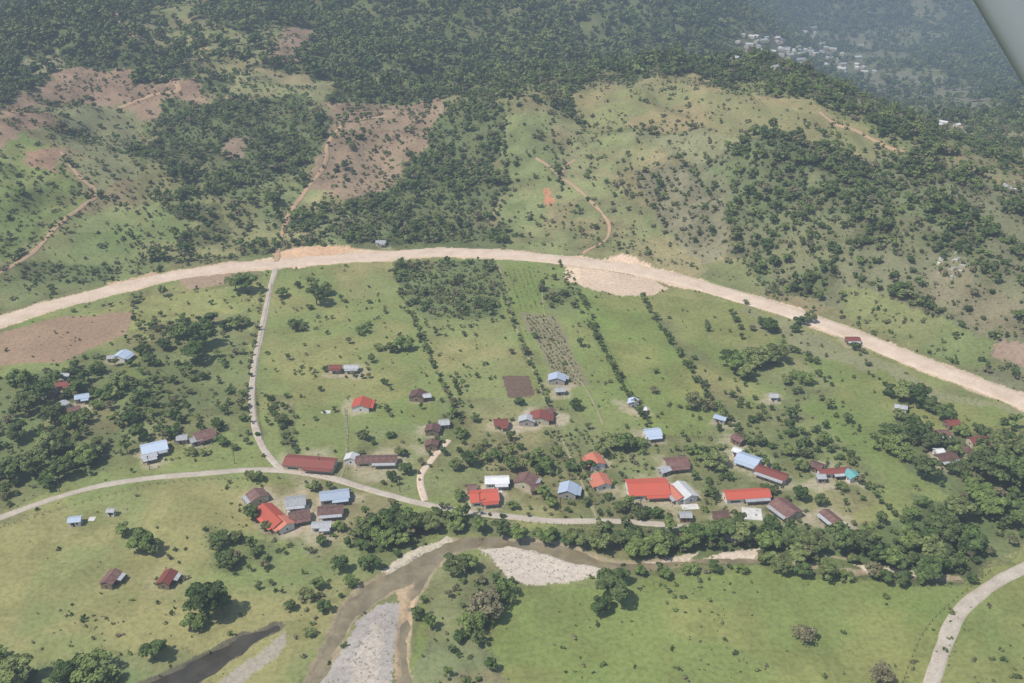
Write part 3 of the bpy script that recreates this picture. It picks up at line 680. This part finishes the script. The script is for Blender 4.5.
# individual trees: px,py(base), crown width in px, kind
TR=[(143,550,28,0),(126,535,16,0),(152,553,20,0),(220,545,20,1),(232,563,20,1),(216,551,14,0),(208,618,38,2),(195,628,22,1),(222,610,22,2),(610,600,42,0),(600,612,26,1),(616,586,28,2),
 (636,556,26,0),(655,553,30,1),(803,640,24,7),(486,615,40,7),(505,600,28,6),(470,630,30,8),(455,572,26,1),(468,570,20,0),(886,598,7,6),(880,680,26,7),(98,680,40,6),(70,682,32,2),(155,660,22,1),(162,650,14,0),(20,690,40,1),
 (190,350,32,1),(205,346,26,0),(197,362,26,0),(235,328,16,0),(246,294,26,0),(236,290,18,1),(210,326,20,0),(225,330,14,1),(245,325,14,6),(317,305,22,1),(312,290,16,0),(325,295,16,2),(293,330,15,0),(302,327,12,1),(362,334,16,6),(282,297,14,0),(404,350,22,1),(392,352,14,0),(380,350,12,6),
 (770,332,16,0),(762,328,12,0),(756,365,30,0),(738,372,28,1),(776,363,26,0),(748,380,22,2),(728,366,20,0),(805,383,18,6),(795,378,14,6),(786,384,12,1),(695,408,24,7),(708,410,16,7),
 (895,452,28,6),(888,440,22,1),(905,460,18,6),(905,400,24,1),(918,405,22,0),(932,412,22,0),(890,396,16,1),(946,420,18,0),(715,468,28,6),(700,462,14,0),(690,455,12,1),(600,455,18,0),(588,470,16,1),(572,470,14,0),(625,450,22,0),(612,448,20,1),(640,446,16,6),
 (455,470,16,1),(470,466,18,0),(512,472,18,1),(545,470,20,0),(555,455,16,6),(400,455,12,0),(392,480,12,1),(405,474,14,0),(365,440,12,1),(460,438,14,0),(478,452,12,6),(520,405,10,0),(575,410,14,1),(620,512,14,0),(640,520,12,1),(460,500,14,0),(512,510,12,0),(550,508,14,1),(586,505,12,0),
 (1000,470,36,0),(985,480,32,1),(1010,490,36,2),(975,500,28,0),(992,515,34,1),(1015,525,32,0),(960,520,26,2),(940,540,28,0),(925,560,30,1),(905,552,26,0),(890,565,24,2),(945,565,28,0),(970,550,30,1),
 (700,545,28,0),(722,540,30,1),(744,545,26,0),(768,548,28,2),(790,545,26,0),(812,552,28,1),(835,550,30,0),(858,552,28,2),(872,545,24,0),(800,562,22,1),(688,552,22,2),(712,530,18,6),(770,532,18,1),
 (640,574,14,0),(665,577,16,1),(690,572,18,6),(715,571,16,0),(780,574,20,0),(802,577,18,1),(826,579,22,2),(845,580,16,6),(770,566,18,1),(880,582,20,0),(900,584,18,1),(930,578,24,0),(740,572,14,6),
 (520,540,20,0),(545,541,22,1),(575,546,24,0),(600,550,26,2),(622,548,22,0),(500,535,18,1),(478,532,18,0),(455,530,20,1),(430,530,26,0),(410,532,28,2),(392,528,28,0),(375,530,20,1),(385,545,26,0),(400,548,20,1),(362,550,18,0),(370,570,22,1),
 (340,572,18,1),(352,585,16,6),(318,590,16,0),(305,600,18,6),(325,612,14,1),(290,610,12,0),(310,635,14,6),
 (120,390,20,0),(105,400,18,1),(45,400,22,0),(30,415,26,1),(55,425,22,0),(20,440,26,2),(50,455,28,0),(85,465,26,1),(35,475,28,0),(10,480,26,1),(65,478,22,0),(100,450,20,2),(20,385,20,0),(95,372,14,1),(140,355,12,0),(150,365,14,1),(165,350,14,0),
 (172,440,16,0),(190,455,14,6),(222,445,14,1),(140,440,18,0),(130,425,16,1),(218,430,12,0),(80,390,14,0),(98,408,14,6),(70,425,18,0),
 (255,480,14,0),(268,530,12,1),(252,520,16,0),(322,545,12,1),(340,530,14,0),(312,490,14,0),(855,350,10,0),(800,325,14,0),(795,332,12,1),(810,322,12,0),(980,455,14,0),(960,435,16,1),(930,450,18,0),(955,475,18,1),(925,480,26,0),(840,490,14,6),(800,470,16,0),(790,455,14,1),(760,445,14,0),(765,492,12,1),(800,500,16,0),(820,505,14,1)]
allp=hero+herod
for i,(px,py,w,kd) in enumerate(TR):
    x,y=P(px,py); ww=w*math.sqrt(x*x+y*y+H*H)/1000.0*.93
    m_=allp[(i*5+kd)%6] if kd<6 else allp[kd]
    s=ww/9.4*1.05; z=hz(x,y)-.1
    nm='broadleaf_tree' if kd<6 else ('light_green_tree' if kd!=7 else 'bushy_shrub_tree')
    obj(nm,m_,None,(x,y,z),random.random()*6.28,(s,s*(.9+.2*random.random()),s*(.75+.25*random.random())))

# ---------------------------------------------------------------- fences
def fence(pts):
    L=catmull([P(*p) for p in pts],3.0); v=[];f=[]
    for p in L:
        z=hz(*p); box(v,f,p[0]-.09,p[0]+.09,p[1]-.09,p[1]+.09,z-.4,z+1.35)
    for hgt in(.5,.9,1.25):
        for i in range(len(L)-1):
            z0=hz(*L[i])+hgt;z1=hz(*L[i+1])+hgt; b=len(v)
            v+=[(L[i][0],L[i][1],z0),(L[i+1][0],L[i+1][1],z1),(L[i+1][0],L[i+1][1],z1+.03),(L[i][0],L[i][1],z0+.03)]; f.append((b,b+1,b+2,b+3))
    obj('wire_fence',mesh('wire_fence',v,f,M['post']))
for p in [[(583,300),(655,436)],[(642,298),(690,370),(775,470)],[(400,292),(462,425)],[(497,268),(560,440)],[(0,528),(150,486),(255,479)],[(430,515),(600,528)],[(262,440),(256,370),(272,285)],[(345,410),(348,470)],[(640,438),(740,438)],[(900,690),(929,625),(990,572)]]: fence(p)

for px,py in [(60,492),(150,470),(235,464),(320,468),(400,492),(480,507),(560,512),(640,514)]:
    x,y=P(px,py); v=[];f=[]; box(v,f,-.14,.14,-.14,.14,-1,8.5); box(v,f,-.9,.9,-.06,.06,7.7,7.85); box(v,f,-.85,-.75,-.05,.05,7.85,8.1); box(v,f,.75,.85,-.05,.05,7.85,8.1)
    obj('utility_pole',mesh('utility_pole',v,f,M['post']),None,(x,y,hz(x,y)),random.random())

def stones(poly,n,name,smax):
    r=RNG; w=np.array([P(*p) for p in poly]); mn,mx=w.min(0),w.max(0); xs=mn[0]+(mx[0]-mn[0])*r.random(n*3); ys_=mn[1]+(mx[1]-mn[1])*r.random(n*3)
    k=inpoly(xs,ys_,w); xs,ys_=xs[k][:n],ys_[k][:n]; scatter(name,np.column_stack([xs,ys_]),.2+smax*r.random(xs.size)**4,C_rock)
def rockmesh(seed):
    import bmesh; bm=bmesh.new(); bmesh.ops.create_icosphere(bm,subdivisions=2,radius=.5); r=random.Random(seed)
    off=[Vector((r.uniform(-1,1),r.uniform(-1,1),r.uniform(-1,1))).normalized() for _ in range(7)]
    for v in bm.verts:
        for o_ in off:
            dd=v.co.dot(o_)
            if dd>.33: v.co-=o_*(dd-.33)*.9
        v.co.z*=.6
    m=bpy.data.meshes.new('rock%d'%seed); bm.to_mesh(m); bm.free(); m.materials.append(M['rock']); return m
C_rock=coll('stone_kind',[rockmesh(k) for k in range(4)])
stones([(476,549),(540,550),(606,574),(570,584),(508,578)],450,'gravel_bar_stones',1.0)
stones([(318,690),(358,625),(398,602),(394,640),(388,720)],600,'gravel_bar_stones',1.2)
stones([(383,572),(448,538),(460,546),(405,575)],200,'gravel_bar_stones',.9)

# ---------------------------------------------------------------- aircraft wing edge close to the window
wm=plain('aircraft_paint',(.22,.25,.26),.5,.3)
cm=Matrix.Translation((0,0,H))@Matrix.Rotation(math.pi/2-PITCH,4,'X')
D_=3.2
def cpt(px,py,dz=0): return Vector(((px-512)/1000*D_,-(py-341.5)/1000*D_,-D_+dz))
A0=cpt(905,-115); B0=cpt(1150,300); e=(B0-A0).normalized(); out=Vector((-e.y,e.x,0))
if out.x<0: out=-out
prof=[(0,0),(.015,.035),(.06,.06),(.2,.085),(.5,.08),(.9,.03),(.9,.0),(.5,-.05),(.2,-.06),(.06,-.045),(.015,-.025)]
v=[];f=[];n=12
for i in range(n+1):
    b_=A0.lerp(B0,i/n)
    for a,t in prof: v.append(cm@(b_+out*a+Vector((0,0,t))))
K=len(prof)
for i in range(n):
    for k in range(K): f.append((i*K+k,i*K+(k+1)%K,(i+1)*K+(k+1)%K,(i+1)*K+k))
f.append(tuple(range(K))); f.append(tuple(n*K+k for k in reversed(range(K))))
obj('aircraft_wing',mesh('aircraft_wing',v,f,wm,smooth=True))

# ---------------------------------------------------------------- haze, sky, sun
def haze(name,SG,col,v,f):
    hm=bpy.data.materials.new(name); hm.use_nodes=True; nt=hm.node_tree; nt.nodes.clear()
    o_=nt.nodes.new('ShaderNodeOutputMaterial'); va=nt.nodes.new('ShaderNodeVolumeAbsorption'); va.inputs['Density'].default_value=SG; va.inputs['Color'].default_value=(0,0,0,1)
    ve=nt.nodes.new('ShaderNodeEmission'); ve.inputs['Color'].default_value=(*col,1); ve.inputs['Strength'].default_value=SG  # bluish glow stands in for scattered skylight; the volume scatters nothing
    ad=nt.nodes.new('ShaderNodeAddShader'); nt.links.new(va.outputs[0],ad.inputs[0]); nt.links.new(ve.outputs[0],ad.inputs[1]); nt.links.new(ad.outputs[0],o_.inputs['Volume'])
    obj(name,mesh(name,v,f,hm))
v=[];f=[]; box(v,f,-9000,9000,-1500,12000,-300,430)
haze('haze',.00027,(.27,.335,.42),v,f)
# extra glowing volume, added to deepen the haze lying in the far valley
pl=[(150,1120),(-900,2600),(-900,9000),(5000,9000),(5000,1120)]; n=len(pl)
v=[(x_,y_,-280) for x_,y_ in pl]+[(x_,y_,330) for x_,y_ in pl]
f=[tuple(range(n)),tuple(n+k for k in reversed(range(n)))]+[(k,n+k,n+(k+1)%n,(k+1)%n) for k in range(n)]
haze('far_haze_glow',.00030,(.20,.30,.43),v,f)
S=Vector((-.62,-.33,1.1)).normalized(); el=math.asin(S.z); rot=math.atan2(S.x,S.y)
w=bpy.data.worlds.new('World'); scene.world=w; w.use_nodes=True; nt=w.node_tree
bg=nt.nodes['Background']; sk=nt.nodes.new('ShaderNodeTexSky'); sk.sky_type='NISHITA'; sk.sun_disc=False; sk.sun_elevation=el; sk.sun_rotation=rot
nt.links.new(sk.outputs[0],bg.inputs[0]); bg.inputs[1].default_value=.15
ld=bpy.data.lights.new('sun','SUN'); ld.energy=4.9; ld.angle=math.radians(.53); ld.color=(1,.945,.86)
lo=bpy.data.objects.new('sun',ld); scene.collection.objects.link(lo); lo.rotation_euler=S.to_track_quat('Z','Y').to_euler()
print('verts',nv,CNT)
